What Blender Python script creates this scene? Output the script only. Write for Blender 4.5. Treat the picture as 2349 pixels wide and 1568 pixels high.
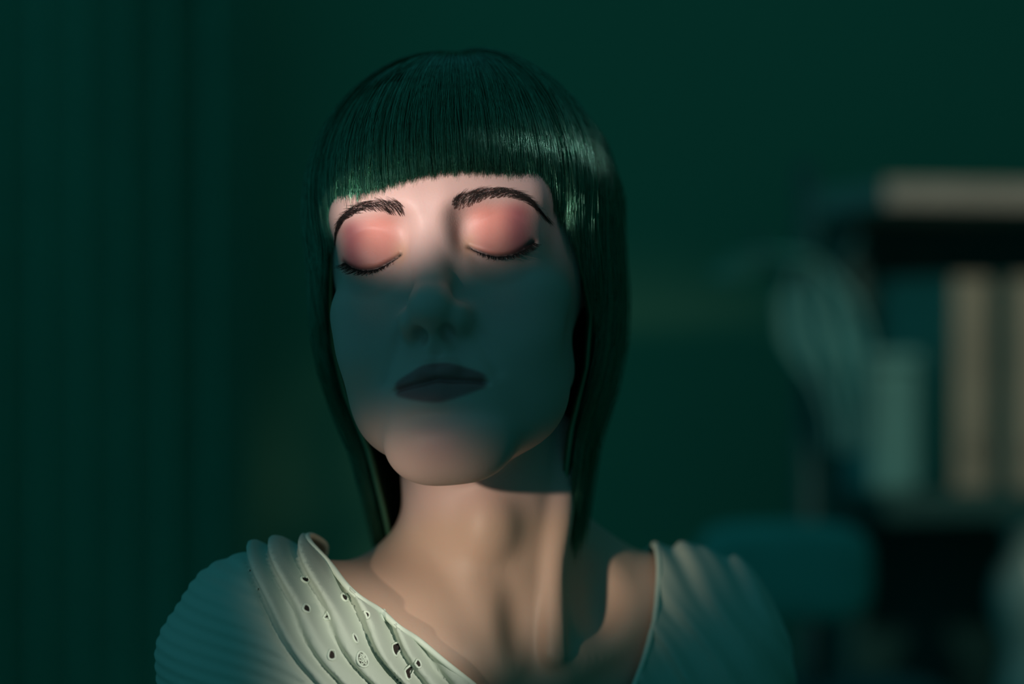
import bpy, math, random
import numpy as np
from mathutils import Vector, Matrix, Euler

for _o in list(bpy.data.objects):
    bpy.data.objects.remove(_o)
scene = bpy.context.scene
COL = scene.collection
random.seed(7)
rng = np.random.default_rng(7)

# ------------------------------------------------------------------ camera
IMG_W, IMG_H = 2349.0, 1568.0
AXIS_Z = 1.46                      # height of the optical axis above the floor
CAM_D = 0.968                      # camera to eye plane
LENS, SENSOR = 70.0, 36.0
cam_data = bpy.data.cameras.new('camera')
cam_data.lens = LENS
cam_data.sensor_width = SENSOR
cam_data.sensor_fit = 'HORIZONTAL'
cam_data.clip_start = 0.02
cam_data.clip_end = 50
cam_data.dof.use_dof = True
cam_data.dof.focus_distance = CAM_D + 0.004
cam_data.dof.aperture_fstop = 2.4
cam = bpy.data.objects.new('camera', cam_data)
COL.objects.link(cam)
cam.location = (0, -CAM_D, AXIS_Z)
cam.rotation_euler = (math.pi / 2, 0, 0)
scene.camera = cam

def px(x, y, depth):
    """photo pixel + distance behind the eye plane (m) -> world point"""
    k = SENSOR / LENS / IMG_W * (CAM_D + depth)
    return Vector(((x - IMG_W / 2) * k, depth, AXIS_Z - (y - IMG_H / 2) * k))

# ------------------------------------------------------------------ world, lights, exposure
world = bpy.data.worlds.new('night_room')
scene.world = world
world.use_nodes = True
bg = world.node_tree.nodes['Background']
bg.inputs['Color'].default_value = (0.10, 0.76, 0.95, 1)
bg.inputs['Strength'].default_value = 0.14

def spot(name, loc, target, half_w, half_h, power, color, blend, radius):
    d = bpy.data.lights.new(name, 'SPOT')
    loc = Vector(loc); target = Vector(target)
    dist = (target - loc).length
    d.spot_size = 2 * math.atan(half_h / dist)
    d.spot_blend = blend
    d.energy = power
    d.color = color
    d.shadow_soft_size = radius
    o = bpy.data.objects.new(name, d)
    COL.objects.link(o)
    o.location = loc
    o.rotation_euler = (target - loc).to_track_quat('-Z', 'Y').to_euler()
    o.scale = (half_w / half_h, 1, 1)
    return o

KEY_A = (-0.74, -0.90, AXIS_Z + 0.17)
KEY_B = (-0.62, -0.95, AXIS_Z + 0.05)
KEY_C = (0.52, -0.92, AXIS_Z + 0.14)
spot('eye_beam_lamp', KEY_A, px(960, 442, 0.0), 0.056, 0.040, 70.0, (1.0, 0.88, 0.85), 0.75, 0.014)
spot('chest_beam_lamp', KEY_B, px(1040, 1250, 0.03), 0.080, 0.064, 36.0, (1.0, 0.86, 0.70), 1.0, 0.02)
spot('blouse_beam_lamp', KEY_C, px(890, 1500, 0.0), 0.062, 0.060, 42.0, (1.0, 0.94, 0.84), 1.0, 0.015)
spot('corner_lamp', (1.25, 0.35, 2.1), px(2250, 800, 1.6), 0.42, 0.42, 17.0, (1.0, 0.93, 0.74), 0.8, 0.05)

spot('hair_light', (0.50, -0.35, AXIS_Z + 0.72), px(1265, 325, 0.03), 0.046, 0.040, 7.0, (1.0, 0.80, 0.98), 1.0, 0.03)
vs = scene.view_settings
vs.view_transform = 'Standard'
vs.look = 'None'
vs.exposure = 0.0
vs.gamma = 1.0
vs.use_curve_mapping = False

# ------------------------------------------------------------------ helpers
def tag(o, label=None, cat=None, group=None, kind=None):
    if label: o['label'] = label
    if cat: o['category'] = cat
    if group: o['group'] = group
    if kind: o['kind'] = kind
    return o

def empty(name, loc):
    o = bpy.data.objects.new(name, None)
    o.empty_display_size = 0.05
    COL.objects.link(o)
    o.location = loc
    return o

def mesh_obj(name, verts, faces, mat, parent=None, smooth=True):
    """verts in world metres; a child keeps its world place"""
    verts = np.asarray(verts, dtype=np.float32)
    me = bpy.data.meshes.new(name)
    if isinstance(faces, np.ndarray):
        n, k = faces.shape
        me.vertices.add(len(verts)); me.vertices.foreach_set('co', verts.ravel())
        me.loops.add(n * k); me.loops.foreach_set('vertex_index', faces.astype(np.int32).ravel())
        me.polygons.add(n)
        me.polygons.foreach_set('loop_start', np.arange(0, n * k, k, dtype=np.int32))
        me.update(calc_edges=True)
    else:
        me.from_pydata([tuple(v) for v in verts.tolist()], [], faces)
    me.validate()
    if smooth:
        me.polygons.foreach_set('use_smooth', np.ones(len(me.polygons), dtype=bool))
    me.update()
    o = bpy.data.objects.new(name, me)
    COL.objects.link(o)
    if mat: me.materials.append(mat)
    if parent:
        o.parent = parent
        if parent.type == 'EMPTY':
            o.matrix_parent_inverse = Matrix.Translation(-parent.location)
    return o

def material(name, color, rough=0.6, metallic=0.0, spec=0.5, noise=0.0, nscale=20.0, bump=0.0, bscale=200.0, bdist=0.001):
    m = bpy.data.materials.new(name)
    m.use_nodes = True
    nt = m.node_tree
    b = nt.nodes['Principled BSDF']
    b.inputs['Roughness'].default_value = rough
    b.inputs['Metallic'].default_value = metallic
    b.inputs['Specular IOR Level'].default_value = spec
    b.inputs['Base Color'].default_value = (*color, 1)
    tc = nt.nodes.new('ShaderNodeTexCoord')
    if noise > 0:
        n = nt.nodes.new('ShaderNodeTexNoise'); n.inputs['Scale'].default_value = nscale
        n.inputs['Detail'].default_value = 5
        nt.links.new(tc.outputs['Object'], n.inputs['Vector'])
        r = nt.nodes.new('ShaderNodeValToRGB')
        r.color_ramp.elements[0].position = 0.3; r.color_ramp.elements[1].position = 0.7
        r.color_ramp.elements[0].color = (*[c * (1 - noise) for c in color], 1)
        r.color_ramp.elements[1].color = (*[min(1, c * (1 + noise)) for c in color], 1)
        nt.links.new(n.outputs['Fac'], r.inputs['Fac'])
        nt.links.new(r.outputs['Color'], b.inputs['Base Color'])
    if bump > 0:
        n2 = nt.nodes.new('ShaderNodeTexNoise'); n2.inputs['Scale'].default_value = bscale
        nt.links.new(tc.outputs['Object'], n2.inputs['Vector'])
        bp = nt.nodes.new('ShaderNodeBump'); bp.inputs['Strength'].default_value = bump
        bp.inputs['Distance'].default_value = bdist
        nt.links.new(n2.outputs['Fac'], bp.inputs['Height'])
        nt.links.new(bp.outputs['Normal'], b.inputs['Normal'])
    return m

def attr_material(name, rough, sss, bump, bscale, bdist, spec=0.5, sheen=0.0):
    m = material(name, (1, 1, 1), rough, 0, spec, 0, 1, bump, bscale, bdist)
    nt = m.node_tree
    b = nt.nodes['Principled BSDF']
    a = nt.nodes.new('ShaderNodeAttribute'); a.attribute_name = 'tone'
    nt.links.new(a.outputs['Color'], b.inputs['Base Color'])
    if sss:
        b.inputs['Subsurface Weight'].default_value = sss
        b.inputs['Subsurface Radius'].default_value = (1.0, 0.35, 0.2)
        b.inputs['Subsurface Scale'].default_value = 0.005
    if sheen: b.inputs['Sheen Weight'].default_value = sheen
    return m

MAT = {
    'wall': material('wall_paint', (0.14, 0.37, 0.22), 0.85, noise=0.05, nscale=1.2, bump=0.15, bscale=60),
    'floor': material('floor_boards', (0.08, 0.30, 0.18), 0.6, noise=0.15, nscale=3),
    'skin': attr_material('skin', 0.50, 0.35, 0.2, 900.0, 0.0004, 0.35),
    'hair': material('black_hair', (0.12, 0.33, 0.21), 0.22, 1.0),
    'haircap': material('hair_underlayer', (0.11, 0.29, 0.18), 0.45, 1.0),
    'brow': material('brow_hair', (0.035, 0.028, 0.025), 0.8, 0.0, 0.1),
    'blouse': attr_material('blouse_cotton', 0.8, 0, 0.25, 1600.0, 0.0004, 0.3, 0.1),
    'thread': material('embroidery_thread', (0.66, 0.74, 0.62), 0.7, 0, 0.3, bump=0.3, bscale=3000, bdist=0.0003),
    'trousers': material('trouser_cloth', (0.02, 0.05, 0.05), 0.9, bump=0.2, bscale=900),
    'shoe': material('shoe_leather', (0.02, 0.03, 0.03), 0.5),
    'wood': material('pale_birch', (0.50, 0.44, 0.34), 0.5, noise=0.08, nscale=15),
    'cushion': material('cushion_cloth', (0.16, 0.42, 0.34), 0.9, noise=0.1, nscale=30, bump=0.3, bscale=700),
    'blanket': material('blanket_wool', (0.20, 0.50, 0.46), 0.95, noise=0.12, nscale=25, bump=0.4, bscale=500),
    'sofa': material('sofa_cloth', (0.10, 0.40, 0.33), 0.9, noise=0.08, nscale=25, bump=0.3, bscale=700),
    'curtain': material('curtain_cloth', (0.10, 0.36, 0.24), 0.9, noise=0.05, nscale=12, bump=0.2, bscale=700),
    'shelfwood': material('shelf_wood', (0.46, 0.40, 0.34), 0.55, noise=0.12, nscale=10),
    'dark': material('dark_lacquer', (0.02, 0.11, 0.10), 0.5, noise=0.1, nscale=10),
    'ceramic': material('glazed_ceramic', (0.45, 0.58, 0.5), 0.25),
}

# ------------------------------------------------------------------ room shell
def box_geo(lo, hi):
    x0, y0, z0 = lo; x1, y1, z1 = hi
    v = [(x0,y0,z0),(x1,y0,z0),(x1,y1,z0),(x0,y1,z0),(x0,y0,z1),(x1,y0,z1),(x1,y1,z1),(x0,y1,z1)]
    f = [(0,3,2,1),(4,5,6,7),(0,1,5,4),(1,2,6,5),(2,3,7,6),(3,0,4,7)]
    return v, f

def bevel_box(name, lo, hi, mat, parent=None, bev=0.004, seg=2):
    v, f = box_geo(lo, hi)
    o = mesh_obj(name, v, f, mat, parent, smooth=False)
    m = o.modifiers.new('bevel', 'BEVEL'); m.width = bev; m.segments = seg
    return o

WALL_Y = 2.6
tag(bevel_box('wall_back', (-4, WALL_Y, 0), (4, WALL_Y + 0.12, 3.2), MAT['wall'], bev=0.002), 'dark teal plaster wall behind the woman', 'wall', kind='structure')
tag(bevel_box('light_block_wall', (1.55, -3.0, 0), (1.67, WALL_Y, 3.2), MAT['wall'], bev=0.002), 'dark teal side wall out of view, added to block light from the right', 'wall', kind='structure')  # unseen wall added to keep ambient light off the right of her face
tag(bevel_box('floor', (-4, -3.0, -0.1), (4, WALL_Y, 0), MAT['floor'], bev=0.002), 'dark floor of the unlit room', 'floor', kind='structure')
tag(bevel_box('baseboard_back', (-4, WALL_Y - 0.018, 0), (4, WALL_Y, 0.10), MAT['wall'], bev=0.004), 'plain baseboard along the back wall', 'baseboard', kind='structure')

# ------------------------------------------------------------------ implicit modelling tools
f4 = np.float32
def sst(a, b, x):
    t = np.clip((x - a) / (b - a), 0, 1)
    return t * t * (3 - 2 * t)
def smin(a, b, k):
    h = np.maximum(k - np.abs(a - b), 0) / k
    return np.minimum(a, b) - h * h * k * 0.25
def smax(a, b, k):
    return -smin(-a, -b, k)
def ell(P, c, r, yaw=0.0):
    x = P[:, 0] - c[0]; y = P[:, 1] - c[1]; z = P[:, 2] - c[2]
    if yaw:
        cs, sn = math.cos(yaw), math.sin(yaw)
        x, y = x * cs + y * sn, -x * sn + y * cs
    a = np.sqrt((x / r[0])**2 + (y / r[1])**2 + (z / r[2])**2) + 1e-6
    b = np.sqrt((x / r[0]**2)**2 + (y / r[1]**2)**2 + (z / r[2]**2)**2) + 1e-9
    return a * (a - 1) / b
def cone(P, a, b, ra, rb):
    a = np.asarray(a, f4); b = np.asarray(b, f4); ba = b - a
    pa = P - a
    h = np.clip((pa @ ba) / float(ba @ ba), 0, 1)
    d = pa - h[:, None] * ba
    return np.sqrt((d * d).sum(1)) - (ra + (rb - ra) * h)
def polydist(x, z, pts):
    """distance in the x-z plane to a polyline, and the 0..1 place along it"""
    best = np.full(x.shape, 1e9, f4); tt = np.zeros(x.shape, f4)
    n = len(pts) - 1
    for i in range(n):
        ax, az = pts[i]; bx, bz = pts[i + 1]
        dx, dz = bx - ax, bz - az
        h = np.clip(((x - ax) * dx + (z - az) * dz) / (dx * dx + dz * dz), 0, 1)
        d = np.sqrt((x - ax - h * dx)**2 + (z - az - h * dz)**2)
        m = d < best
        best = np.where(m, d, best); tt = np.where(m, (i + h) / n, tt)
    return best, tt
def smooth_pts(pts, n=24):
    """Catmull-Rom through points"""
    P = np.array(pts, float)
    Q = np.vstack([2 * P[0] - P[1], P, 2 * P[-1] - P[-2]])
    out = []
    m = len(P) - 1
    for s in np.linspace(0, m - 1e-6, n):
        i = int(s); t = s - i
        p0, p1, p2, p3 = Q[i], Q[i+1], Q[i+2], Q[i+3]
        out.append(0.5 * (2*p1 + (p2-p0)*t + (2*p0-5*p1+4*p2-p3)*t*t + (3*p1-p0-3*p2+p3)*t**3))
    return np.array(out)

def axis_steps(segs):
    """[(start, step), ..., (end, None)] -> non uniform grid axis"""
    out = []
    for (a, st), (b, _) in zip(segs[:-1], segs[1:]):
        n = max(1, int(round((b - a) / st)))
        out.extend(np.linspace(a, b, n, endpoint=False))
    out.append(segs[-1][0])
    return np.array(out, f4)

def surface_nets(fn, xs, ys, zs, B=14):
    nx, ny, nz = len(xs), len(ys), len(zs)
    F = np.full((nx, ny, nz), 1e3, f4)
    for i in range(0, nx, B):
        i1 = min(i + B, nx)
        for j in range(0, ny, B):
            j1 = min(j + B, ny)
            cs = []
            ks = list(range(0, nz, B))
            for k in ks:
                k1 = min(k + B, nz)
                cs.append(((xs[i] + xs[i1-1]) / 2, (ys[j] + ys[j1-1]) / 2, (zs[k] + zs[k1-1]) / 2))
            c = np.array(cs, f4)
            s = fn(c)
            for q, k in enumerate(ks):
                k1 = min(k + B, nz)
                rad = 0.5 * math.sqrt(float(xs[i1-1]-xs[i])**2 + float(ys[j1-1]-ys[j])**2 + float(zs[k1-1]-zs[k])**2)
                if abs(s[q]) > rad * 1.9 + 14:
                    F[i:i1, j:j1, k:k1] = s[q]
                else:
                    X, Y, Z = np.meshgrid(xs[i:i1], ys[j:j1], zs[k:k1], indexing='ij')
                    F[i:i1, j:j1, k:k1] = fn(np.stack([X.ravel(), Y.ravel(), Z.ravel()], 1)).reshape(X.shape)
    S = F < 0
    cnt = np.zeros((nx-1, ny-1, nz-1), np.int8)
    for a in (0, 1):
        for b in (0, 1):
            for c in (0, 1):
                cnt += S[a:nx-1+a, b:ny-1+b, c:nz-1+c]
    act = (cnt > 0) & (cnt < 8)
    I, J, K = np.nonzero(act)
    idx = np.full(act.shape, -1, np.int32); idx[I, J, K] = np.arange(len(I))
    acc = np.zeros((len(I), 3), f4); num = np.zeros(len(I), f4)
    corners = [(a, b, c) for a in (0, 1) for b in (0, 1) for c in (0, 1)]
    for ca in corners:
        for ax in range(3):
            if ca[ax]: continue
            cb = list(ca); cb[ax] = 1
            ia, ja, ka = I + ca[0], J + ca[1], K + ca[2]
            ib, jb, kb = I + cb[0], J + cb[1], K + cb[2]
            fa = F[ia, ja, ka]; fb = F[ib, jb, kb]
            m = (fa < 0) != (fb < 0)
            t = np.where(m, fa / np.where(m, fa - fb, 1), 0)
            pa = np.stack([xs[ia], ys[ja], zs[ka]], 1); pb = np.stack([xs[ib], ys[jb], zs[kb]], 1)
            acc += np.where(m[:, None], pa + t[:, None] * (pb - pa), 0); num += m
    V = acc / num[:, None]
    faces = []
    def quads(e, s0, c00, c10, c11, c01):
        q = np.stack([idx[c] for c in (c00, c10, c11, c01)], 1)
        return np.where(s0[:, None], q, q[:, ::-1])
    i, j, k = np.nonzero(S[:-1, 1:-1, 1:-1] != S[1:, 1:-1, 1:-1]); j += 1; k += 1
    s0 = S[i, j, k]
    faces.append(quads(0, s0, (i, j-1, k-1), (i, j, k-1), (i, j, k), (i, j-1, k)))
    i, j, k = np.nonzero(S[1:-1, :-1, 1:-1] != S[1:-1, 1:, 1:-1]); i += 1; k += 1
    s0 = S[i, j, k]
    faces.append(quads(1, s0, (i-1, j, k-1), (i-1, j, k), (i, j, k), (i, j, k-1)))
    i, j, k = np.nonzero(S[1:-1, 1:-1, :-1] != S[1:-1, 1:-1, 1:]); i += 1; j += 1
    s0 = S[i, j, k]
    faces.append(quads(2, s0, (i-1, j-1, k), (i, j-1, k), (i, j, k), (i-1, j, k)))
    return V, np.vstack(faces)

def gradient(fn, V, e=0.4):
    g = np.zeros_like(V)
    for a in range(3):
        d = np.zeros(3, f4); d[a] = e
        g[:, a] = (fn(V + d) - fn(V - d)) / (2 * e)
    return g
def project(fn, V, it=2, lim=1.5):
    for _ in range(it):
        g = gradient(fn, V)
        s = fn(V)
        st = s / np.maximum((g * g).sum(1), 0.05)
        V = V - np.clip(st, -lim, lim)[:, None] * g
    return V

# ------------------------------------------------------------------ the woman: head space (mm) <-> world space (mm from the axis point)
YAW, PITCH, ROLL = math.radians(-9), math.radians(-11), math.radians(-5.5)
RH = np.array(Matrix.Rotation(YAW, 3, 'Z') @ Matrix.Rotation(ROLL, 3, 'Y') @ Matrix.Rotation(PITCH, 3, 'X'), dtype=f4)
EYE_HEAD = np.array([0, -80, -5], f4)
EYE_WORLD = np.array([-37.0, 0.0, 44.5], f4)
TH = EYE_WORLD - RH @ EYE_HEAD
def h2w(P): return P @ RH.T + TH
def w2h(P): return (P - TH) @ RH
def to_m(P): return P * 0.001 + np.array([0, 0, AXIS_Z])
NOTCH = (8, 46, -160)
SH_R = (-116, 40, -166)      # her right shoulder, nearer the camera
SH_L = (94, 136, -172)
TORSO_YAW = math.radians(24)

LASH = smooth_pts([(17.0, -6.0), (21.5, -8.6), (29, -11.4), (37, -11.0), (43, -8.2), (47.5, -4.5)], 18)
CREASE = smooth_pts([(18.5, 0.5), (24, 6.5), (32, 8.8), (40, 6.8), (46.5, 0.5)], 16)
BROW = smooth_pts([(11.5, 13.0), (18, 15.5), (28, 18.5), (38, 18.8), (46, 15.8), (52.5, 10)], 20)

def skull_sdf(P):
    x, y, z = P[:, 0], P[:, 1], P[:, 2]
    ax = np.abs(x)
    A = np.stack([ax, y, z], 1)
    d = ell(A, (0, 6, 32), (73, 94, 80))
    d = smin(d, ell(A, (0, -24, -8), (61, 67, 72)), 16)
    d = smin(d, ell(A, (0, -34, -58), (50, 52, 50)), 18)
    d = smin(d, cone(np.stack([np.sqrt(x * x + 64), y, z], 1), (42, -10, -58), (15, -72, -98), 9, 12), 18)
    d = smin(d, ell(A, (0, -75, -98), (24, 18, 17)), 26)
    return d

def head_sdf(P):
    x, y, z = P[:, 0], P[:, 1], P[:, 2]
    ax = np.abs(x)
    A = np.stack([ax, y, z], 1)
    d = skull_sdf(P)
    S = np.stack([np.sqrt(x * x + 36), y, z], 1)                       # keeps the midline smooth
    d = smin(d, ell(A, (42, -56, -27), (16.5, 21, 14)), 14)              # cheekbone
    d = smin(d, ell(S, (33, -64, -48), (22, 20, 23)), 16)
    d = smin(d, ell(S, (33, -44, -72), (18, 22, 20)), 18)               # jowl              # cheek
    d = smin(d, cone(S, (8, -81, 18), (44, -68, 20), 11, 10), 16)      # brow ridge
    d = smin(d, ell(A, (0, -60, -72), (32, 34, 24)), 12)               # mouth mound
    d = smax(d, -ell(A, (30, -96, 1), (15, 14, 11)), 14)               # orbit
    d = smax(d, -ell(A, (17, -91, 2), (5, 8, 8)), 10)
    # nose
    n = cone(A, (0, -79, 8), (0, -98, -32), 8.0, 8.5)
    n = smin(n, ell(A, (0, -101, -38.5), (10.5, 11, 9.5)), 7)
    n = smin(n, ell(A, (11.5, -92, -42.5), (7, 10, 7.5)), 5)
    n = smin(n, cone(A, (0, -99, -45.5), (0, -90, -53), 4.5, 5), 4)
    d = smin(d, n, 8)
    d = smax(d, -ell(A, (6.2, -97, -50), (3.2, 6, 3.6)), 3)
    # closed lids over the eyeballs
    eye = ell(A, (31.5, -66.5, -2.0), (18.5, 15.8, 14.8))
    d = smin(d, eye, 10.0)
    # lips
    lip = cone(A, (0, -90, -67.5), (21, -79, -71.5), 5.6, 2.0)
    lip = smin(lip, ell(A, (5, -92, -67), (6, 5, 4.2)), 4)
    low = cone(A, (0, -88.5, -77.5), (19, -78.5, -73.5), 6.4, 2.2)
    d = smin(d, lip, 3.5)
    d = smin(d, low, 3.5)
    front = np.clip((-30 - y) / 20, 0, 1)
    # lash line groove, lid crease, mouth line, philtrum
    ld, lt = polydist(ax, z, LASH)
    d = d + front * 1.5 * np.exp(-(ld / 1.15)**2)
    below = np.clip(-(z - np.interp(ax, LASH[:, 0], LASH[:, 1])) / 5, 0, 1) * sst(15, 22, ax) * sst(50, 43, ax)
    d = d + front * 0.9 * below * np.exp(-(ld / 9.0)**2)
    cd, ct = polydist(ax, z, CREASE)
    d = d + front * 0.22 * np.exp(-(cd / 1.8)**2) * np.sin(np.pi * np.clip(ct, 0.02, 0.98))
    mz = -72.6 - 0.9 * (ax / 20)**2 + 0.9 * np.exp(-(ax / 5)**2)
    d = d + front * 2.2 * np.exp(-((z - mz) / 1.3)**2) * np.clip((25 - ax) / 5, 0, 1)
    d = d + front * 1.3 * np.exp(-(ax / 3.2)**2) * np.exp(-((z + 60) / 5)**2)
    d = d + front * 2.0 * np.exp(-((z + 89) / 5)**2) * np.exp(-(ax / 22)**2)
    nd, nt_ = polydist(ax, z, [(17, -43), (22, -56), (27, -68)])
    d = d + front * 0.9 * np.exp(-(nd / 3.2)**2)
    # ears
    ear = ell(A, (68, 10, -14), (6, 16, 26))
    ear = smax(ear, -ell(A, (74, 6, -12), (5, 9, 17)), 4)
    d = smin(d, ear, 6)
    return d

def torso_sdf(W, grow=0.0):
    d = cone(W, (2, 108, -152), SH_R, 42, 55)
    d = smin(d, cone(W, (2, 108, -152), SH_L, 42, 49), 30)
    d = smin(d, ell(W, (-12, 118, -285), (132, 84, 165), TORSO_YAW), 40)
    d = smin(d, ell(W, (-66, 52, -300), (52, 52, 60), TORSO_YAW), 30)    # bust
    d = smin(d, ell(W, (46, 102, -302), (52, 52, 60), TORSO_YAW), 30)
    d = smin(d, ell(W, (-14, 122, -480), (112, 80, 190), TORSO_YAW), 50)
    d = smin(d, ell(W, (-14, 125, -640), (150, 100, 120), TORSO_YAW), 50)
    return d
def arm_sdf(W):
    r = cone(W, SH_R, (-150, 62, -400), 52, 40)
    r = smin(r, cone(W, (-150, 62, -400), (-150, 0, -620), 38, 27), 12)
    l = cone(W, SH_L, (150, 170, -400), 50, 40)
    l = smin(l, cone(W, (150, 170, -400), (160, 100, -620), 38, 27), 12)
    return np.minimum(r, l)
def hand_sdf(W):
    d = np.full(len(W), 1e3, f4)
    for (wx, wy, wz), s in (((-150, 0, -620), 1), ((160, 100, -620), -1)):
        d = np.minimum(d, ell(W, (wx, wy - 12, wz - 52), (16, 36, 46)))
        for q, (oy, ln) in enumerate(((-36, 60), (-20, 74), (-4, 78), (12, 66))):
            a = (wx, wy + oy - 4, wz - 84); b = (wx + 6 * s, wy + oy * 1.1 - 6, wz - 84 - ln * 0.55); c = (wx + 16 * s, wy + oy * 1.1 - 2, wz - 84 - ln)
            d = smin(d, np.minimum(cone(W, a, b, 9, 8), cone(W, b, c, 8, 6.5)), 3)
        d = smin(d, cone(W, (wx + 6 * s, wy - 40, wz - 36), (wx + 18 * s, wy - 66, wz - 84), 11, 7.5), 6)
    return d

def neck_sdf(W):
    d = cone(W, (-17, 92, -45), (-8, 100, -172), 43.5, 46)
    # trapezius slopes
    d = smin(d, cone(W, (-6, 118, -88), (-78, 82, -158), 26, 22), 20)
    d = smin(d, cone(W, (8, 122, -98), (74, 138, -160), 24, 22), 20)
    return d

def person_sdf(P):
    W = h2w(P)
    d = head_sdf(P)
    n = neck_sdf(W)
    t = torso_sdf(W) + 2.0
    b = smin(n, t, 26)
    # sternomastoids, collar bones, throat hollow
    b = smin(b, cone(W, (26, 88, -48), (21, 47, -158), 9, 6.5), 7)
    b = smin(b, cone(W, (-46, 78, -45), (-6, 45, -160), 9, 7.0), 12)
    b = smin(b, cone(W, (26, 58, -168), (82, 104, -140), 6.5, 6), 14)
    b = smin(b, cone(W, (-8, 48, -168), (-88, 30, -136), 6.5, 6), 14)
    b = smax(b, -ell(W, (4, 34, -140), (8, 15, 20)), 10)
    b = smax(b, -ell(W, (46, 66, -126), (14, 28, 26)), 14)
    b = smin(b, ell(W, (-12, 52, -95), (11, 9, 14)), 14)          # larynx
    d = smin(d, b, 12)
    a = smin(arm_sdf(W), hand_sdf(W), 8)
    d = smin(d, a, 16)
    return d

xs = axis_steps([(-300, 9), (-120, 3), (-70, 1.05), (70, 3), (130, 9), (300, None)])
ys = axis_steps([(-180, 9), (-125, 3), (-116, 1.0), (-58, 2.0), (0, 4), (120, 9), (430, None)])
zs = axis_steps([(-930, 11), (-330, 4), (-150, 2), (-116, 1.05), (38, 3), (125, None)])
V, Fq = surface_nets(person_sdf, xs, ys, zs)
V = project(person_sdf, V, 2)

person = empty('person', (-0.014, 0.125, 0.0))
tag(person, 'woman with closed eyes, black fringe and pale blouse, chin raised, face half in shadow', 'person')
body = mesh_obj('body', to_m(h2w(V)), Fq, MAT['skin'], person)

# skin tones: colours of the face (eyeshadow, lips, lash line), plus shade painted on the outer lids
x, y, z = V[:, 0], V[:, 1], V[:, 2]
ax = np.abs(x)
tone = np.tile(np.array([0.66, 0.43, 0.37], f4), (len(V), 1))
front = (y < -45).astype(f4)
def blend(col, m):
    global tone
    m = np.clip(m, 0, 1)[:, None]
    tone = tone * (1 - m) + np.array(col, f4) * m
lashz = np.interp(ax, LASH[:, 0], LASH[:, 1])
eyew = front * np.exp(-(((ax - 32.5) / 15)**4)) * sst(-1.0, 1.0, z - lashz) * (1 - sst(9, 18, z))
blend((0.72, 0.26, 0.20), eyew * 0.88)                    # rosy eyeshadow
blend((0.32, 0.075, 0.10), eyew * sst(30, 45, ax) * 0.9)  # outer lids: purple eyeshadow with shade painted into the same tone
lidbelow = front * np.exp(-(((ax - 31) / 16)**4)) * sst(-14, -9, z + 11 * 0 - lashz + 3) * (1 - sst(-1, 1, z - lashz))
blend((0.56, 0.28, 0.22), lidbelow * 0.45)
inner = front * np.exp(-(((ax - 16.5) / 4)**2)) * np.exp(-(((z + 6) / 6)**2))
blend((0.66, 0.38, 0.22), inner * 0.6)
ld, lt = polydist(ax, z, LASH)
blend((0.03, 0.02, 0.02), front * np.exp(-(ld / 0.9)**2) * 0.95)
lipm = front * sst(24, 20, ax) * sst(-61.5, -64, z) * sst(-85, -82, z) * (y < -76)
lipw = lipm * sst(1.2, -1.2, np.abs(z + 73) - (9.5 - 6.8 * (ax / 23)**1.6))
blend((0.40, 0.10, 0.10), lipw * 0.85)
chm = front * np.exp(-(((ax - 36) / 16)**2)) * np.exp(-(((z + 38) / 13)**2))
blend((0.66, 0.33, 0.29), chm * 0.5)
chn = front * np.exp(-(x / 14)**2) * np.exp(-(((z + 100) / 11)**2))
blend((0.68, 0.34, 0.33), chn * 0.55)
necky = sst(-112, -135, z)
blend((0.58, 0.38, 0.27), necky * 0.8)
def set_tone(o, tone):
    at = o.data.color_attributes.new('tone', 'FLOAT_COLOR', 'POINT')
    at.data.foreach_set('color', np.concatenate([tone, np.ones((len(tone), 1), f4)], 1).astype(f4).ravel())
set_tone(body, tone)

# ------------------------------------------------------------------ strands
def strands(name, paths, radii, mat, parent, sides=3):
    """paths (n, m, 3) in world mm; radii (m,) mm -> one mesh of thin tubes"""
    P = np.asarray(paths, f4)
    n, m, _ = P.shape
    T = np.gradient(P, axis=1)
    T /= np.linalg.norm(T, axis=2, keepdims=True) + 1e-9
    ref = np.tile(np.array([0.31, 0.77, 0.55], f4), (n, m, 1))
    U = np.cross(T, ref); U /= np.linalg.norm(U, axis=2, keepdims=True) + 1e-9
    Wv = np.cross(T, U)
    r = np.asarray(radii, f4).reshape(-1, m, 1)
    ring = []
    for s in range(sides):
        a = 2 * math.pi * s / sides
        ring.append(P + (U * math.cos(a) + Wv * math.sin(a)) * r)
    R = np.stack(ring, 2)                                   # n m sides 3
    verts = R.reshape(-1, 3)
    base = (np.arange(n)[:, None, None] * m + np.arange(m - 1)[None, :, None]) * sides + np.arange(sides)[None, None, :]
    nxt = (np.arange(n)[:, None, None] * m + np.arange(m - 1)[None, :, None]) * sides + (np.arange(sides)[None, None, :] + 1) % sides
    f = np.stack([base, nxt, nxt + sides, base + sides], -1).reshape(-1, 4)
    return mesh_obj(name, to_m(verts), f, mat, parent)

def face_y(x, z):
    """front skin surface in head space by marching along +y"""
    p = np.stack([x, np.full_like(x, -130), z], 1).astype(f4)
    for _ in range(40):
        s = head_sdf(p)
        p[:, 1] += np.clip(s, -2, 6) * 0.8
    return p

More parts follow.
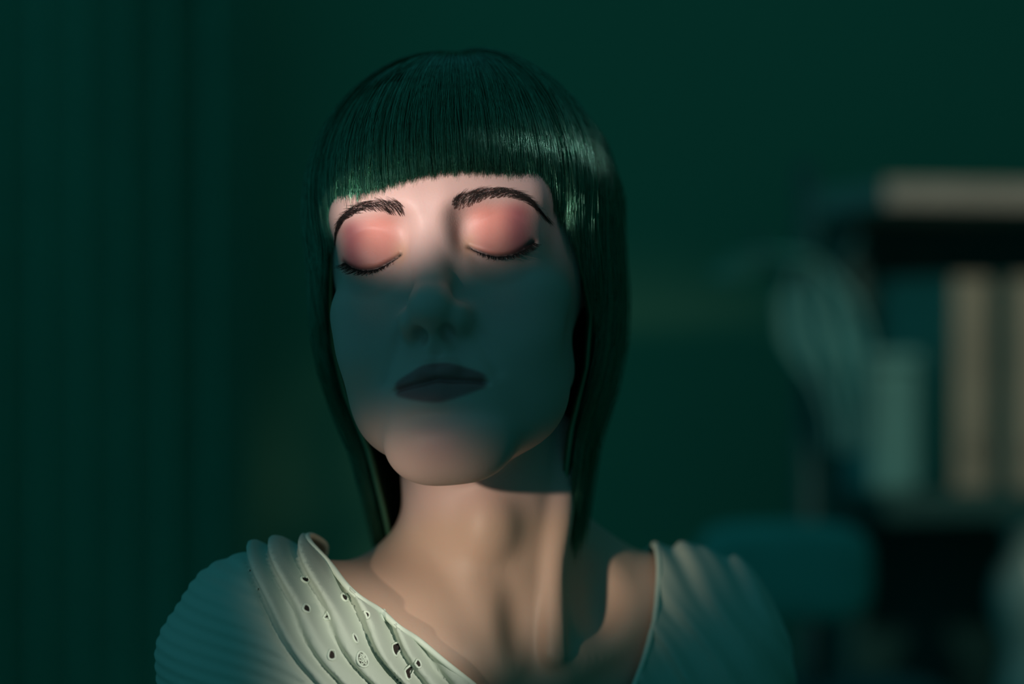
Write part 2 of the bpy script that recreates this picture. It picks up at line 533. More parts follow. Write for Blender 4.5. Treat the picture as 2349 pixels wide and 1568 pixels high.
# ------------------------------------------------------------------ brows and lashes
for side in (-1, 1):
    n = 520
    t = rng.random(n)**0.9
    c = np.stack([np.interp(t * 19, np.arange(20), BROW[:, 0]), np.interp(t * 19, np.arange(20), BROW[:, 1])], 1)
    dirv = np.stack([np.interp(t * 19, np.arange(20), np.gradient(BROW[:, 0])), np.interp(t * 19, np.arange(20), np.gradient(BROW[:, 1]))], 1)
    dirv /= np.linalg.norm(dirv, axis=1, keepdims=True)
    nor = np.stack([-dirv[:, 1], dirv[:, 0]], 1)
    halfw = np.interp(t, [0, 0.15, 0.5, 0.8, 1], [2.1, 3.0, 2.7, 1.8, 0.7])
    off = (rng.random(n) * 2 - 1)
    root = c + nor * (off * halfw)[:, None]
    lean = np.interp(t, [0, 0.15, 0.4, 1], [0.95, 0.5, 0.12, -0.12]) - off * 0.5 + rng.normal(0, 0.22, n)
    g = dirv + nor * lean[:, None]
    g /= np.linalg.norm(g, axis=1, keepdims=True)
    L = (4.0 + 3.0 * rng.random(n)) * np.interp(t, [0, 0.2, 0.8, 1], [0.75, 1, 1, 0.7])
    rp = face_y(root[:, 0] * side, root[:, 1])
    tip2 = root + g * L[:, None] + dirv * (L * 0.15)[:, None]
    tp = face_y(tip2[:, 0] * side, tip2[:, 1])
    paths = np.zeros((n, 4, 3), f4)
    for q, s in enumerate((0, 0.35, 0.7, 1)):
        paths[:, q] = rp * (1 - s) + tp * s
        paths[:, q, 1] -= 0.15 + 1.0 * math.sin(s * 2.4)
    strands('eyebrow', h2w(paths.reshape(-1, 3)).reshape(paths.shape), [0.075, 0.07, 0.055, 0.02], MAT['brow'], person)
    # lashes
    n = 130
    t = np.linspace(0.04, 1.0, n)
    lx = np.interp(t * 17, np.arange(18), LASH[:, 0]); lz = np.interp(t * 17, np.arange(18), LASH[:, 1])
    rp = face_y(lx * side, lz)
    L = np.interp(t, [0, 0.3, 0.8, 1], [2.5, 5.5, 7.5, 6.0]) * (0.8 + 0.4 * rng.random(n))
    fan = np.interp(t, [0, 1], [-0.25, 0.75]) + 0.15 * rng.standard_normal(n)
    paths = np.zeros((n, 5, 3), f4)
    for q, s in enumerate(np.linspace(0, 1, 5)):
        paths[:, q, 0] = rp[:, 0] + side * L * s * np.sin(fan)
        paths[:, q, 1] = rp[:, 1] - L * s * 0.55
        paths[:, q, 2] = rp[:, 2] - L * (0.75 * s - 0.28 * s * s) * np.cos(fan)
    strands('eyelashes', h2w(paths.reshape(-1, 3)).reshape(paths.shape), [0.16, 0.15, 0.12, 0.08, 0.03], MAT['brow'], person)

# ------------------------------------------------------------------ hair: cap and strands
CROWN = np.array([0.04, -0.12, 0], f4)
def edge_z(phi):
    """height at which hair at compass angle phi (0 = front, + = her left) ends"""
    return np.interp(phi, [-3.15, -2.2, -1.42, -1.30, -1.2, -0.98, -0.82, -0.66, -0.45, -0.2, 0, 0.25, 0.5, 0.68, 0.82, 0.98, 1.2, 1.30, 1.42, 2.2, 3.15],
                     [-170, -180, -165, -130, -45, 0, 13, 18.5, 22.5, 26, 28.5, 30, 28.5, 24, 15, 2, -42, -130, -160, -175, -170])
def hair_path(phi, lift, zend, m, curl=None):
    """strand from the crown out over an offset skull, then straight down"""
    phi = np.asarray(phi, f4); n = len(phi)
    s = np.linspace(0, 1, m)
    ra, rb, rc = 73 + lift, 94 + lift, 80 + lift
    out = np.zeros((n, m, 3), f4)
    sinp, cosp = np.sin(phi), np.cos(phi)
    zturn = np.maximum(zend, np.where(np.abs(phi) < 0.75, -40.0, 10.0))
    tend = np.arccos(np.clip((zturn - 32) / rc, -0.9, 0.97))
    arc = tend * 85
    total = arc + np.maximum(zturn - zend, 0)
    g = RH.T @ np.array([0, 0, -1], f4)                     # loose hair hangs straight down in the room
    for q in range(m):
        l = s[q] * total
        t = np.minimum(l / 85, tend)
        w = np.clip(1 - t / 1.25, 0, 1)
        ux = np.sin(t) * sinp + CROWN[0] * w; uy = -np.sin(t) * cosp + CROWN[1] * w; uz = np.cos(t)
        ul = np.where(w > 0, np.sqrt(ux * ux + uy * uy + uz * uz), 1)
        out[:, q, 0] = ra * ux / ul
        out[:, q, 1] = 6 + rb * uy / ul
        out[:, q, 2] = 32 + rc * uz / ul
        drop = np.maximum(l - arc, 0)
        k = np.clip(drop / 160, 0, 1.2)
        out[:, q] += g[None, :] * drop[:, None]
        out[:, q, 0] += sinp * 8 * np.sin(np.pi * np.clip(drop / 100, 0, 1)) - sinp * np.where(sinp < 0, 32, 24) * k
        out[:, q, 1] += 34 * k * np.clip(cosp + 0.5, 0, 1) - 30 * k * np.clip(-cosp, 0, 1)
    return out

# cap: a closed shell under the strands, open over the face
m_c, n_c = 34, 180
phis = np.linspace(-math.pi, math.pi, n_c, endpoint=False)
inner_ = hair_path(phis, np.full(n_c, 1.0, f4), edge_z(phis) + np.where(np.abs(phis) < 1.2, 7.0, 5.0), m_c)
outer_ = hair_path(phis, np.full(n_c, 4.0, f4), edge_z(phis) + np.where(np.abs(phis) < 1.2, 9.0, 5.0), m_c)
cv = np.concatenate([outer_.reshape(-1, 3), inner_.reshape(-1, 3)])
cf = []
N1 = n_c * m_c
for i in range(n_c):
    j = (i + 1) % n_c
    for q in range(m_c - 1):
        cf.append((i*m_c+q, i*m_c+q+1, j*m_c+q+1, j*m_c+q))
        cf.append((N1+i*m_c+q, N1+j*m_c+q, N1+j*m_c+q+1, N1+i*m_c+q+1))
    cf.append((i*m_c+m_c-1, N1+i*m_c+m_c-1, N1+j*m_c+m_c-1, j*m_c+m_c-1))
hair_cap = mesh_obj('hair', to_m(h2w(cv)), np.array(cf, np.int32), MAT['haircap'], person)

NS = 17000
phi = rng.uniform(-math.pi, math.pi, NS)
fr = rng.random(NS) < 0.52
phi = np.where(fr, rng.uniform(-1.15, 1.15, NS), phi)
clump = np.round(phi * 40) / 40
phi = phi * 0.4 + clump * 0.6
lift = 3.5 + 4.0 * rng.random(NS)**1.3 + 3.5 * (np.abs(phi) > 0.9)
ze = edge_z(phi) + rng.normal(0, 1.3, NS) + 1.6 * np.sin(clump * 97.0) + np.where(np.abs(phi) > 0.9, rng.normal(0, 5, NS), 0)
hp = hair_path(phi, lift.astype(f4), ze, 14)
wav = rng.normal(0, 1, (NS, 1, 3)).astype(f4) * np.linspace(0.2, 1.1, 14, dtype=f4)[None, :, None]
wav[:, :, 2] *= 0.2
hp += wav
sway = (np.sin(clump * 211.0)[:, None] * 2.2 + rng.normal(0, 2.2, (NS, 1)))[:, :, None] * np.sin(np.linspace(0, math.pi, 14))[None, :, None]
hp += (sway * np.stack([np.cos(phi), np.sin(phi), 0 * phi], 1)[:, None, :]).astype(f4)
bulge = (rng.normal(0, 0.7, (NS, 1)) + 1.9 * np.sin(clump * 331.0)[:, None])[:, :, None] * (np.linspace(0, 1, 14) * np.sin(np.linspace(0, 3.0, 14)))[None, :, None]
hp += (bulge * np.stack([np.sin(phi), -np.cos(phi), 0 * phi], 1)[:, None, :]).astype(f4)
rad = np.array([0.16] * 11 + [0.14, 0.10, 0.03], f4)
strands('hair_strands', h2w(hp.reshape(-1, 3)).reshape(hp.shape), rad, MAT['hair'], hair_cap)['kind'] = 'stuff'

# ------------------------------------------------------------------ blouse
AX = np.array([math.cos(TORSO_YAW), math.sin(TORSO_YAW)])     # her right to left across the chest
def torso_uv(W):
    """u across the chest from the breastbone, f forward, z up"""
    dx = W[:, 0] - (-12); dy = W[:, 1] - 88
    return dx * AX[0] + dy * AX[1], dx * AX[1] - dy * AX[0], W[:, 2]
NL_Z = np.array([-232, -222, -200, -175, -160, -149, -140, -128, -119, -108, -98, -85])
NL_L = np.array([22, 14, 2, -15, -31, -44, -55, -70, -81, -93, -104, -112])
NL_R = np.array([34, 42, 54, 65, 70.5, 74, 76, 78, 79, 79, 78, 76])
def neckline(W):
    """>0 inside the neck opening"""
    xw, yw, zw = W[:, 0], W[:, 1], W[:, 2]
    xl = np.interp(zw, NL_Z, NL_L); xr = np.interp(zw, NL_Z, NL_R)
    gf = np.minimum(np.minimum(xw - xl, xr - xw), zw + 232)
    xb = np.minimum(xw + 104, 79 - xw)
    gb = np.minimum(xb, zw + 122)
    t = sst(85, 125, yw - 0.25 * xw)
    return gf * (1 - t) + gb * t
def blouse_base(W):
    d = torso_sdf(W)
    a = arm_sdf(W)
    # short sleeves end above the elbow
    u, f, z = torso_uv(W)
    sl = smax(a - 1.0, -(z + 350), 4)
    d = smin(d, sl, 14)
    d = smax(d, -(z + 690), 4)
    return d
_cr = np.random.default_rng(11)
CREASES = np.cumsum(np.concatenate([[-196.0], 10.5 + 6.5 * _cr.random(40)]))
CR_A = 3.2 + 2.6 * _cr.random(41)
def fold_field(W):
    u, f, z = torso_uv(W)
    xw, zw = W[:, 0], W[:, 2]
    q = xw + 0.62 * zw + 2.6 * np.sin(zw / 17 + xw / 29) + 1.3 * np.sin(zw / 7.0 + xw / 40)
    j = np.clip(np.searchsorted(CREASES, q), 1, len(CREASES) - 1)
    d0 = np.abs(q - CREASES[j - 1]); d1 = np.abs(CREASES[j] - q)
    w0 = 1.7 + 1.1 * np.sin(zw / 15 + j)
    w0 = np.maximum(w0, 1.0) + 0.6
    fr_ = d1 / (d0 + d1 + 1e-6)                            # each fold rises slowly and falls away sharply to her right
    A_ = 0.95 * CR_A[j]
    pleat = A_ * (sst(0.0, 0.55, fr_) - sst(0.62, 1.0, fr_)) * 1.35 - 1.2 * np.exp(-(d1 / w0)**2) - 1.2 * np.exp(-(d0 / w0)**2) + 0.5 * np.sin(q * 0.9 + zw / 9)
    soft = sst(-10, 60, u)                                   # wider, softer folds on her left side
    pleat = pleat * (1 - 0.9 * soft) + soft * (1.5 * np.sin(q / 3.4 + 0.8 * np.sin(zw / 16)) + 0.7 * np.sin(q / 1.9 + zw / 23))
    panel = sst(-200, -194, q) * sst(-45, 0, f)
    r = zw + 0.34 * (xw + 130) + 0.0030 * (xw + 130)**2 + 1.2 * np.sin(xw / 14)
    rib = 0.55 * np.sin(r * 2 * math.pi / 6.2) + 1.1 * np.sin(r / 7.5 + xw / 21)
    sleeve = sst(-194, -200, q) * sst(150, 60, W[:, 1])
    seam = -1.6 * np.exp(-((q + 197) / 1.8)**2)
    hang = 1.6 * np.sin(u / 9 + 0.8 * np.sin(z / 60)) * sst(-300, -380, z)
    return pleat * panel + rib * sleeve + seam * sst(-45, 0, f) + hang
def blouse_sdf(W):
    return blouse_base(W) - 6.2 - fold_field(W)
bx = axis_steps([(-260, 6), (-185, 1.45), (-20, 2.2), (170, 6), (250, None)])
by = axis_steps([(-60, 1.9), (110, 4), (330, None)])
bz = axis_steps([(-760, 8), (-290, 3), (-200, 1.5), (-60, None)])
BV, BF = surface_nets(blouse_sdf, bx, by, bz)
inside = neckline(BV) > 0
keep = ~(inside[BF].all(1))
# open hem and sleeve ends
BF = BF[keep]
# pull the ragged rim on to the neckline curve
rimv = np.zeros(len(BV), bool)
cnt = {}
E = np.sort(np.concatenate([BF[:, [0, 1]], BF[:, [1, 2]], BF[:, [2, 3]], BF[:, [3, 0]]]), axis=1)
key = E[:, 0].astype(np.int64) * len(BV) + E[:, 1]
uk, ck = np.unique(key, return_counts=True)
be = uk[ck == 1]
bedges = np.stack([be // len(BV), be % len(BV)], 1)
rimv[bedges.ravel()] = True
ri = np.nonzero(rimv)[0]
for _ in range(6):
    P = BV[ri].astype(f4)
    gx = gradient(neckline, P, 0.8)
    gs = gradient(blouse_base, P, 0.5)
    gs /= np.linalg.norm(gs, axis=1, keepdims=True) + 1e-6
    gt = gx - gs * (gx * gs).sum(1)[:, None]
    v = neckline(P)
    st = np.clip(v / np.maximum((gt * gt).sum(1), 0.3), -2.0, 2.0)
    BV[ri] = P - st[:, None] * gt * 0.7
# smooth the rim along itself
nb = [[] for _ in range(len(BV))] if False else {}
for a, b in bedges:
    nb.setdefault(int(a), []).append(int(b)); nb.setdefault(int(b), []).append(int(a))
for _ in range(5):
    new = {i: (BV[i] * 0.4 + 0.6 * np.mean(BV[n_], axis=0)) for i, n_ in nb.items()}
    for i, p in new.items(): BV[i] = p
used = np.unique(BF)
remap = np.full(len(BV), -1, np.int64); remap[used] = np.arange(len(used))
BV2 = BV[used]; BF2 = remap[BF]
blouse = mesh_obj('blouse', to_m(BV2), BF2, MAT['blouse'], person)
set_tone(blouse, np.tile(np.array([0.50, 0.56, 0.47], f4), (len(BV2), 1)))
sm = blouse.modifiers.new('cloth', 'SOLIDIFY'); sm.thickness = 0.0011; sm.offset = -1

def tube(name, pts, r, mat, parent, closed=False, sides=8):
    P = np.asarray(pts, float); n = len(P)
    verts, faces = [], []
    up = np.array([0.2, 0.3, 0.93])
    for i in range(n):
        a = P[(i-1) % n] if (closed or i > 0) else P[i]
        b = P[(i+1) % n] if (closed or i < n-1) else P[i]
        t = b - a; t /= np.linalg.norm(t) + 1e-12
        u = np.cross(t, up); u /= np.linalg.norm(u) + 1e-12
        w = np.cross(t, u)
        rr = r[i] if hasattr(r, '__len__') else r
        for s in range(sides):
            an = 2 * math.pi * s / sides
            verts.append(P[i] + (u * math.cos(an) + w * math.sin(an)) * rr)
    m = n if closed else n - 1
    for i in range(m):
        j = (i + 1) % n
        for s in range(sides):
            q = (s + 1) % sides
            faces.append((i*sides+s, i*sides+q, j*sides+q, j*sides+s))
    if not closed:
        faces.append(tuple(range(sides))[::-1]); faces.append(tuple((n-1)*sides+s for s in range(sides)))
    return mesh_obj(name, verts, faces, mat, parent)

# ordered rim loop -> neckline binding
loop = []
start = max(nb, key=lambda i: BV[i][2]) if nb else None
if start is not None:
    prev, cur = None, start
    for _ in range(6000):
        loop.append(cur)
        nx_ = [q for q in nb[cur] if q != prev]
        if not nx_: break
        prev, cur = cur, nx_[0]
        if cur == start: break
    LP = BV[loop]
    LP = LP[::3]
    for _ in range(6):
        LP = 0.5 * LP + 0.25 * (np.roll(LP, 1, 0) + np.roll(LP, -1, 0))
    tag(tube('neckline_binding', to_m(LP), 0.0016, MAT['thread'], blouse, closed=True), 'narrow stitched binding along the scoop neckline')

# embroidered eyelets on the near side of the blouse
def ray_blouse(pxx, pyy):
    o = np.array([0, -CAM_D * 1000, 0], f4)
    w = np.array(px(pxx, pyy, 0.0)) * 1000; w[2] -= AXIS_Z * 1000
    dr = (w - o); dr /= np.linalg.norm(dr)
    p = (o + dr * 800).astype(f4)[None]
    for _ in range(80):
        p = p + np.clip(blouse_sdf(p), -2, 25)[:, None] * dr * 0.6
    g = gradient(blouse_base, p.astype(f4), 2.0)[0]
    return p[0], g / np.linalg.norm(g)
def eyelet(pxx, pyy, r, asp=1.0, rot=0.0, holes=False):
    p, nrm = ray_blouse(pxx, pyy)
    t1 = np.cross(nrm, (0, 0, 1)); t1 /= np.linalg.norm(t1); t2 = np.cross(nrm, t1)
    c, s = math.cos(rot), math.sin(rot)
    a1 = t1 * c + t2 * s; a2 = -t1 * s + t2 * c
    pts = [p + nrm * 0.5 + (a1 * math.cos(q) * r * asp + a2 * math.sin(q) * r) for q in np.linspace(0, 2*math.pi, 20, endpoint=False)]
    pts = project(blouse_sdf, np.array(pts, f4), 5, 3.0) + nrm * 0.3
    e = tube('eyelet', to_m(np.array(pts)), 0.0006, MAT['thread'], blouse, closed=True, sides=6)
    # no hole is cut: a near-black disc paints in its shade
    dv = [p + nrm * 0.35 + (a1 * math.cos(q) * r * asp * 0.82 + a2 * math.sin(q) * r * 0.82) for q in np.linspace(0, 2*math.pi, 20, endpoint=False)]
    dv.append(p + nrm * 0.45)
    dv = project(blouse_sdf, np.array(dv, f4), 5, 3.0) + nrm * 0.25
    mesh_obj('eyelet_shade_disc', to_m(np.array(dv)), [(k, (k+1) % 20, 20) for k in range(20)], MAT['brow'], e)
    if holes:
        for q in range(7):
            an = q * 2 * math.pi / 6
            cc = p + nrm * 0.9 + ((a1 * math.cos(an) + a2 * math.sin(an)) * r * 0.55 if q < 6 else 0)
            ring = [cc + (a1 * math.cos(h) + a2 * math.sin(h)) * r * 0.2 for h in np.linspace(0, 2*math.pi, 8, endpoint=False)]
            ring = project(blouse_sdf, np.array(ring, f4), 4, 3.0) + nrm * 0.5
            tube('thread_ring', to_m(np.array(ring)), 0.0004, MAT['thread'], e, closed=True, sides=5)
for (ex, ey, er, ea, ro, ho) in [(833, 1510, 3.9, 1.0, 0, True), (752, 1412, 2.0, 1.3, 0.4, False), (836, 1412, 1.9, 1.2, 0.3, False),
        (880, 1412, 2.6, 1.2, 0.8, False), (815, 1463, 2.4, 0.8, 0.2, False), (905, 1490, 2.6, 1.4, 0.9, False),
        (960, 1520, 2.0, 1.4, 0.6, False), (705, 1395, 2.2, 1.3, 0.9, False),
        (762, 1500, 2.3, 1.4, 0.7, False), (790, 1370, 2.0, 1.2, 0.9, False), (935, 1545, 2.6, 1.2, 0.7, False),
        (700, 1330, 2.0, 1.3, 0.5, False)]:
    eyelet(ex, ey, er, ea, ro, ho)

# ------------------------------------------------------------------ trousers and shoes (below the frame)
def leg_sdf(W):
    d = ell(W, (-14, 125, -650), (148, 104, 105), TORSO_YAW)
    for s in (-1, 1):
        hx = -14 + s * 78 * AX[0]; hy = 125 + s * 78 * AX[1]
        d = smin(d, cone(W, (hx, hy, -680), (hx + s * 4, hy - 6, -1040), 80, 56), 18)
        d = smin(d, cone(W, (hx + s * 4, hy - 6, -1040), (hx + s * 4, hy + 10, -1400), 55, 50), 12)
    return smax(d, W[:, 2] + 640, 6)
LV, LF = surface_nets(leg_sdf, axis_steps([(-260, 8), (240, None)]), axis_steps([(-80, 8), (330, None)]), axis_steps([(-1480, 12), (-560, None)]))
trousers = mesh_obj('trousers', to_m(LV), LF, MAT['trousers'], person)
for s in (-1, 1):
    hx = -14 + s * 82 * AX[0]; hy = 135 + s * 82 * AX[1]
    def shoe_sdf(W, hx=hx, hy=hy):
        toe = (hx + 150 * AX[1], hy - 150 * AX[0], -1432)
        d = cone(W, (hx, hy, -1420), toe, 42, 30)
        d = smin(d, cone(W, (hx, hy, -1410), (hx, hy, -1380), 44, 46), 10)
        return smax(d, -(W[:, 2] + AXIS_Z * 1000 - 0.5), 3)
    SV, SF = surface_nets(shoe_sdf, axis_steps([(hx - 80, 5), (hx + 170, None)]), axis_steps([(hy - 230, 5), (hy + 80, None)]), axis_steps([(-1480, 5), (-1310, None)]))
    mesh_obj('shoe', to_m(SV), SF, MAT['shoe'], person)

# ------------------------------------------------------------------ shelf unit with binders
SH_O = px(2030, 412, 1.6)                                   # near left end of the upper board
SH_YAW = math.radians(12)
def on_shelf(u, v, w):
    """u along the shelf, v back into it, w height (m) -> world"""
    c, s_ = math.cos(SH_YAW), math.sin(SH_YAW)
    return (SH_O.x + u * c - v * s_, SH_O.y + u * s_ + v * c, w)
def shelf_box(name, u0, u1, v0, v1, w0, w1, mat, parent, bev=0.003):
    v, f = box_geo((u0, v0, w0), (u1, v1, w1))
    o = mesh_obj(name, [on_shelf(*p) for p in v], f, mat, parent, smooth=False)
    m = o.modifiers.new('bevel', 'BEVEL'); m.width = bev; m.segments = 2
    return o
TOP_W = SH_O.z
LOW_W = 1.262
shelf = empty('shelving_unit', on_shelf(0.45, 0.12, 0))
tag(shelf, 'open wooden shelving unit with pale front edges against the dark wall', 'shelf')
SHELF_END = 0.95
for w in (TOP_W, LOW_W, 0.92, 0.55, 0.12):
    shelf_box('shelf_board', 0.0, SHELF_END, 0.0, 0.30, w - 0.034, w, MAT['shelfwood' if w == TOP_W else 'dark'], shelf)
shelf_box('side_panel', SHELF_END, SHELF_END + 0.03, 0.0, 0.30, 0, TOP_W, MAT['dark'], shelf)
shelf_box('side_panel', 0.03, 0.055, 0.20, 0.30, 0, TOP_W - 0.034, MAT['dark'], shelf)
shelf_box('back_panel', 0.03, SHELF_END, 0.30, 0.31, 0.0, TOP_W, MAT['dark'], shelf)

def binder(center_u, center_v, base, yaw, wid, dep, hgt, spine_mat, cover_mat, label, cat='binder', name='ring_binder', group=None):
    """a lever arch file: spine to the front, rounded spine edge, covers either side"""
    c = on_shelf(center_u, center_v, base)
    e = empty(name, c)
    tag(e, label, cat, group)
    ca, sa = math.cos(yaw), math.sin(yaw)
    def P(a, b, h): return (c[0] + a * ca - b * sa, c[1] + a * sa + b * ca, c[2] + h)
    def bx(nm, a0, a1, b0, b1, h0, h1, m, par, bev=0.003):
        v, f = box_geo((a0, b0, h0), (a1, b1, h1))
        o = mesh_obj(nm, [P(*q) for q in v], f, m, par, smooth=False)
        md = o.modifiers.new('bevel', 'BEVEL'); md.width = bev; md.segments = 3
        return o
    sp = bx('spine', -wid/2, wid/2, -dep/2, -dep/2 + 0.008, 0, hgt, spine_mat, e, 0.0035)
    ring = [P(math.cos(q) * 0.011, -dep/2 - 0.001, 0.05 + math.sin(q) * 0.011) for q in np.linspace(0, 2*math.pi, 18, endpoint=False)]
    tube('finger_ring', np.array(ring), 0.0018, MAT['shoe'], sp, closed=True)
    bx('cover', -wid/2, -wid/2 + 0.004, -dep/2 + 0.006, dep/2, 0, hgt, cover_mat, e, 0.0012)
    bx('cover', wid/2 - 0.004, wid/2, -dep/2 + 0.006, dep/2, 0, hgt, cover_mat, e, 0.0012)
    bx('paper_block', -wid/2 + 0.006, wid/2 - 0.006, -dep/2 + 0.02, dep/2 - 0.012, 0.006, hgt - 0.012, MAT['wood'], e, 0.001)
    return e
binder(0.128, 0.150, LOW_W, math.radians(27), 0.062, 0.18, 0.285, MAT['wood'], MAT['cushion'], 'pale spined ring binder with green covers beside the storage box')
binder(0.212, 0.150, LOW_W, math.radians(27), 0.062, 0.18, 0.285, MAT['wood'], MAT['cushion'], 'pale ring binder standing to the right of another pale binder')
# grey green storage box left of the binders
sb = empty('storage_box', on_shelf(0.035, 0.10, LOW_W))
tag(sb, 'grey-green upright storage box at the open end of the shelf', 'box')
shelf_box('box_body', -0.012, 0.058, 0.02, 0.11, LOW_W, LOW_W + 0.165, MAT['blanket'], sb, 0.012)
shelf_box('box_lid', -0.015, 0.061, 0.017, 0.113, LOW_W + 0.165, LOW_W + 0.185, MAT['blanket'], sb, 0.008)

def lathe(name, prof, center, mat, parent=None, n=40):
    v, f = [], []
    for r, h in prof:
        for k in range(n):
            a = 2 * math.pi * k / n
            v.append((center[0] + r * math.cos(a), center[1] + r * math.sin(a), center[2] + h))
    for i in range(len(prof) - 1):
        for k in range(n):
            q = (k + 1) % n
            f.append((i*n+k, i*n+q, (i+1)*n+q, (i+1)*n+k))
    f.append(tuple(range(n))[::-1])
    return mesh_obj(name, v, f, mat, parent)
vc = on_shelf(0.232, 0.06, 0.92)
vase = empty('gourd_vase', vc)
tag(vase, 'pale double-gourd vase on the shelf below the binders', 'vase')
lathe('vase_body', [(0.03, 0), (0.04, 0.02), (0.044, 0.06), (0.034, 0.11), (0.030, 0.13), (0.044, 0.165), (0.050, 0.20), (0.042, 0.235), (0.025, 0.258),
                    (0.028, 0.275), (0.035, 0.292), (0.030, 0.310), (0.019, 0.322), (0.017, 0.328), (0.012, 0.328), (0.012, 0.20), (0.002, 0.19)], vc, MAT['ceramic'], vase)

# ------------------------------------------------------------------ scarf hanging from a wall hook
def ribbon(name, mid, half, thick, nrm, mat, parent, wav=0.012, waves=3.0, cols=28):
    """a cloth strip hung along a centre line with folds running down it"""
    M = smooth_pts(mid, 40); H = np.interp(np.linspace(0, 1, 40), np.linspace(0, 1, len(half)), half)
    v, f = [], []
    for i in range(40):
        for j in range(cols):
            t = j / (cols - 1) * 2 - 1
            p = M[i] + np.array([t * H[i], 0, 0]) + np.array(nrm) * (wav * math.sin(t * waves * math.pi + i * 0.09))
            v.append(p)
    for i in range(39):
        for j in range(cols - 1):
            f.append((i*cols+j, (i+1)*cols+j, (i+1)*cols+j+1, i*cols+j+1))
    o = mesh_obj(name, v, f, mat, parent)
    m = o.modifiers.new('thick', 'SOLIDIFY'); m.thickness = thick
    return o
SC_D = 1.55
scarf = empty('scarf', px(1880, 1040, SC_D))
tag(scarf, 'grey-green wool scarf hanging in folds left of the shelving unit', 'scarf')
ribbon('hanging_cloth', [tuple(px(a, b, SC_D)) for a, b in ((1850, 600), (1868, 690), (1890, 780), (1925, 880), (1940, 960), (1942, 1035))],
       [0.012, 0.048, 0.055, 0.030, 0.020, 0.018], 0.006, (0, 1, 0), MAT['blanket'], scarf)
ribbon('fold_over', [tuple(px(a, b, SC_D - 0.02)) for a, b in ((1852, 596), (1790, 585), (1720, 600), (1660, 640))],
       [0.012, 0.016, 0.020, 0.014], 0.005, (0, 1, 0), MAT['sofa'], scarf, wav=0.006)
hook = empty('coat_stand', px(1850, 590, SC_D + 0.04) * 1.0)
hook.location.z = 0.0
tag(hook, 'slim dark coat stand holding the hanging scarf', 'coat stand')
hp_ = px(1850, 590, SC_D + 0.04)
def P3(x_, y_, z_): return (x_, y_, z_)
tube('pole', np.array([(hp_.x, hp_.y, 0.02), (hp_.x, hp_.y, 0.8), (hp_.x, hp_.y, hp_.z + 0.12)]), 0.014, MAT['dark'], hook)
lathe('base', [(0.17, 0.0), (0.17, 0.012), (0.15, 0.022), (0.03, 0.03), (0.016, 0.06)], (hp_.x, hp_.y, 0), MAT['dark'], hook)
for k in range(4):
    a = k * math.pi / 2 + math.pi / 2 * 3
    tube('hook_arm', np.array([(hp_.x, hp_.y, hp_.z - 0.03), (hp_.x + 0.03*math.cos(a), hp_.y + 0.03*math.sin(a), hp_.z - 0.025),
                               (hp_.x + 0.055*math.cos(a), hp_.y + 0.055*math.sin(a), hp_.z + 0.0), (hp_.x + 0.065*math.cos(a), hp_.y + 0.065*math.sin(a), hp_.z + 0.03)]), 0.006, MAT['dark'], hook)

# ------------------------------------------------------------------ high backed office chair behind her shoulder
CH = px(1800, 1310, 1.05)
ch = empty('office_chair', (CH.x, CH.y + 0.0, 0))
tag(ch, 'teal upholstered high-backed office chair with padded headrest behind her shoulder', 'chair')
def pad(name, c, size, mat, parent, e=0.35):
    """superellipsoid cushion"""
    v, f = [], []
    nu, nv = 36, 20
    def sp(x_, p): return math.copysign(abs(x_)**p, x_)
    for i in range(nv + 1):
        ph = -math.pi/2 + math.pi * i / nv
        for k in range(nu):
            th = 2 * math.pi * k / nu
            v.append((c[0] + size[0] * sp(math.cos(ph), e) * sp(math.cos(th), e), c[1] + size[1] * sp(math.cos(ph), e) * sp(math.sin(th), e), c[2] + size[2] * sp(math.sin(ph), e)))
    for i in range(nv):
        for k in range(nu):
            q = (k + 1) % nu
            f.append((i*nu+k, i*nu+q, (i+1)*nu+q, (i+1)*nu+k))
    return mesh_obj(name, v, f, mat, parent)
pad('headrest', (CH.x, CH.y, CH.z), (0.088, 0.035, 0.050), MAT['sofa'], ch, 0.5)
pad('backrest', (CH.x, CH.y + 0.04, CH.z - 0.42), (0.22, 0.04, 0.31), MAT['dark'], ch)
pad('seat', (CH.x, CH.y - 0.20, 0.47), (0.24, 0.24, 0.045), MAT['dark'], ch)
for sx in (-0.04, 0.04):
    tube('headrest_post', np.array([(CH.x + sx, CH.y + 0.02, CH.z - 0.14), (CH.x + sx, CH.y + 0.015, CH.z)]), 0.007, MAT['shoe'], ch)
tube('back_bracket', np.array([(CH.x, CH.y + 0.07, CH.z - 0.5), (CH.x, CH.y + 0.07, 0.46), (CH.x, CH.y - 0.02, 0.42), (CH.x, CH.y - 0.2, 0.42)]), 0.02, MAT['shoe'], ch)
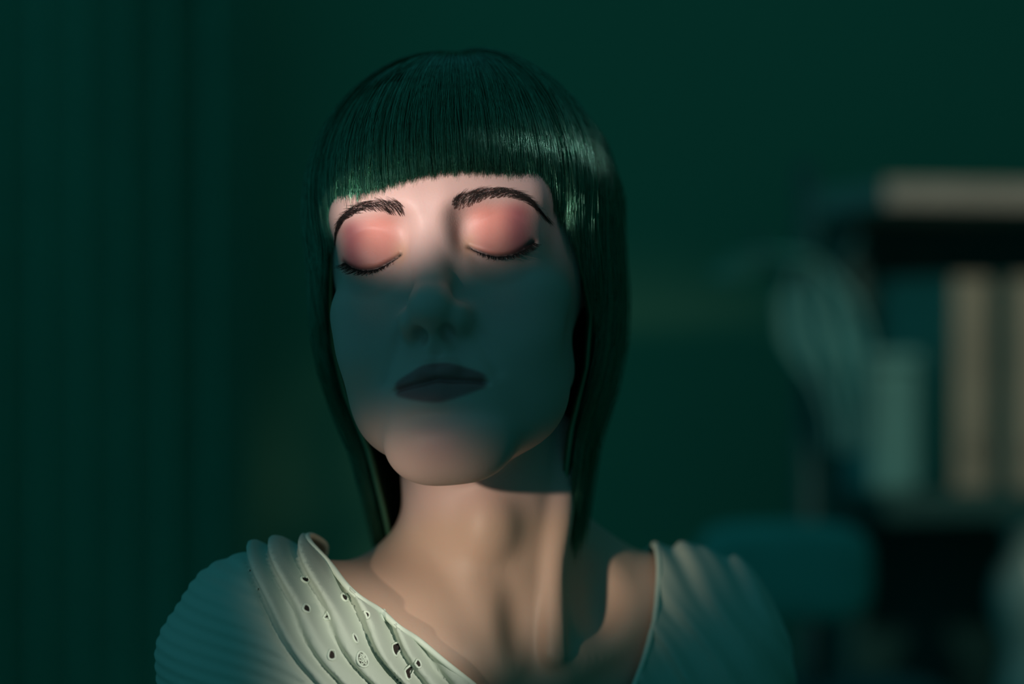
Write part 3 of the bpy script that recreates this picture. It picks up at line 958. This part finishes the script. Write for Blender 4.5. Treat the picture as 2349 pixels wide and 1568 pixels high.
tube('gas_column', np.array([(CH.x, CH.y - 0.2, 0.44), (CH.x, CH.y - 0.2, 0.10)]), 0.025, MAT['shoe'], ch)
for k in range(5):
    a = 2 * math.pi * k / 5 + 0.3
    leg = tube('base_leg', np.array([(CH.x, CH.y - 0.2, 0.11), (CH.x + 0.15*math.cos(a), CH.y - 0.2 + 0.15*math.sin(a), 0.095), (CH.x + 0.29*math.cos(a), CH.y - 0.2 + 0.29*math.sin(a), 0.075)]), [0.024, 0.02, 0.015], MAT['shoe'], ch)
    cx_, cy_ = CH.x + 0.29*math.cos(a), CH.y - 0.2 + 0.29*math.sin(a)
    t_ = np.array([math.sin(a), -math.cos(a), 0]) * 0.02
    tube('castor', np.array([(cx_ - t_[0], cy_ - t_[1], 0.0285), (cx_ + t_[0], cy_ + t_[1], 0.0285)]), 0.028, MAT['shoe'], leg, sides=14)

# ------------------------------------------------------------------ curtain on the far wall
CU_Y = 2.2
x_a, x_b = px(-260, 0, CU_Y).x, px(560, 0, CU_Y).x
cur = empty('curtain', ((x_a + x_b) / 2, CU_Y, 0.03))
tag(cur, 'dim teal curtain hanging in soft folds on the far wall', 'curtain')
cv, cf = [], []
NXc, NZc = 220, 30
for k in range(NZc + 1):
    h = 0.03 + 2.47 * k / NZc
    for i in range(NXc + 1):
        t = i / NXc
        xx = x_a + (x_b - x_a) * t
        amp = 0.016 + 0.007 * math.sin(t * 9)
        yy = CU_Y + amp * math.sin(t * 2 * math.pi * 8.5 + 0.6 * math.sin(t * 11) + 0.25 * math.sin(h * 2)) + 0.012 * math.sin(t * 51 + h)
        cv.append((xx, yy, h))
for k in range(NZc):
    for i in range(NXc):
        q = k * (NXc + 1) + i
        cf.append((q, q + 1, q + NXc + 2, q + NXc + 1))
co = mesh_obj('cloth', cv, cf, MAT['curtain'], cur)
mm = co.modifiers.new('thick', 'SOLIDIFY'); mm.thickness = 0.002
tube('curtain_rod', np.array([(x_a - 0.15, CU_Y, 2.52), ((x_a + x_b) / 2, CU_Y, 2.52), (x_b + 0.15, CU_Y, 2.52)]), 0.014, MAT['dark'], cur)
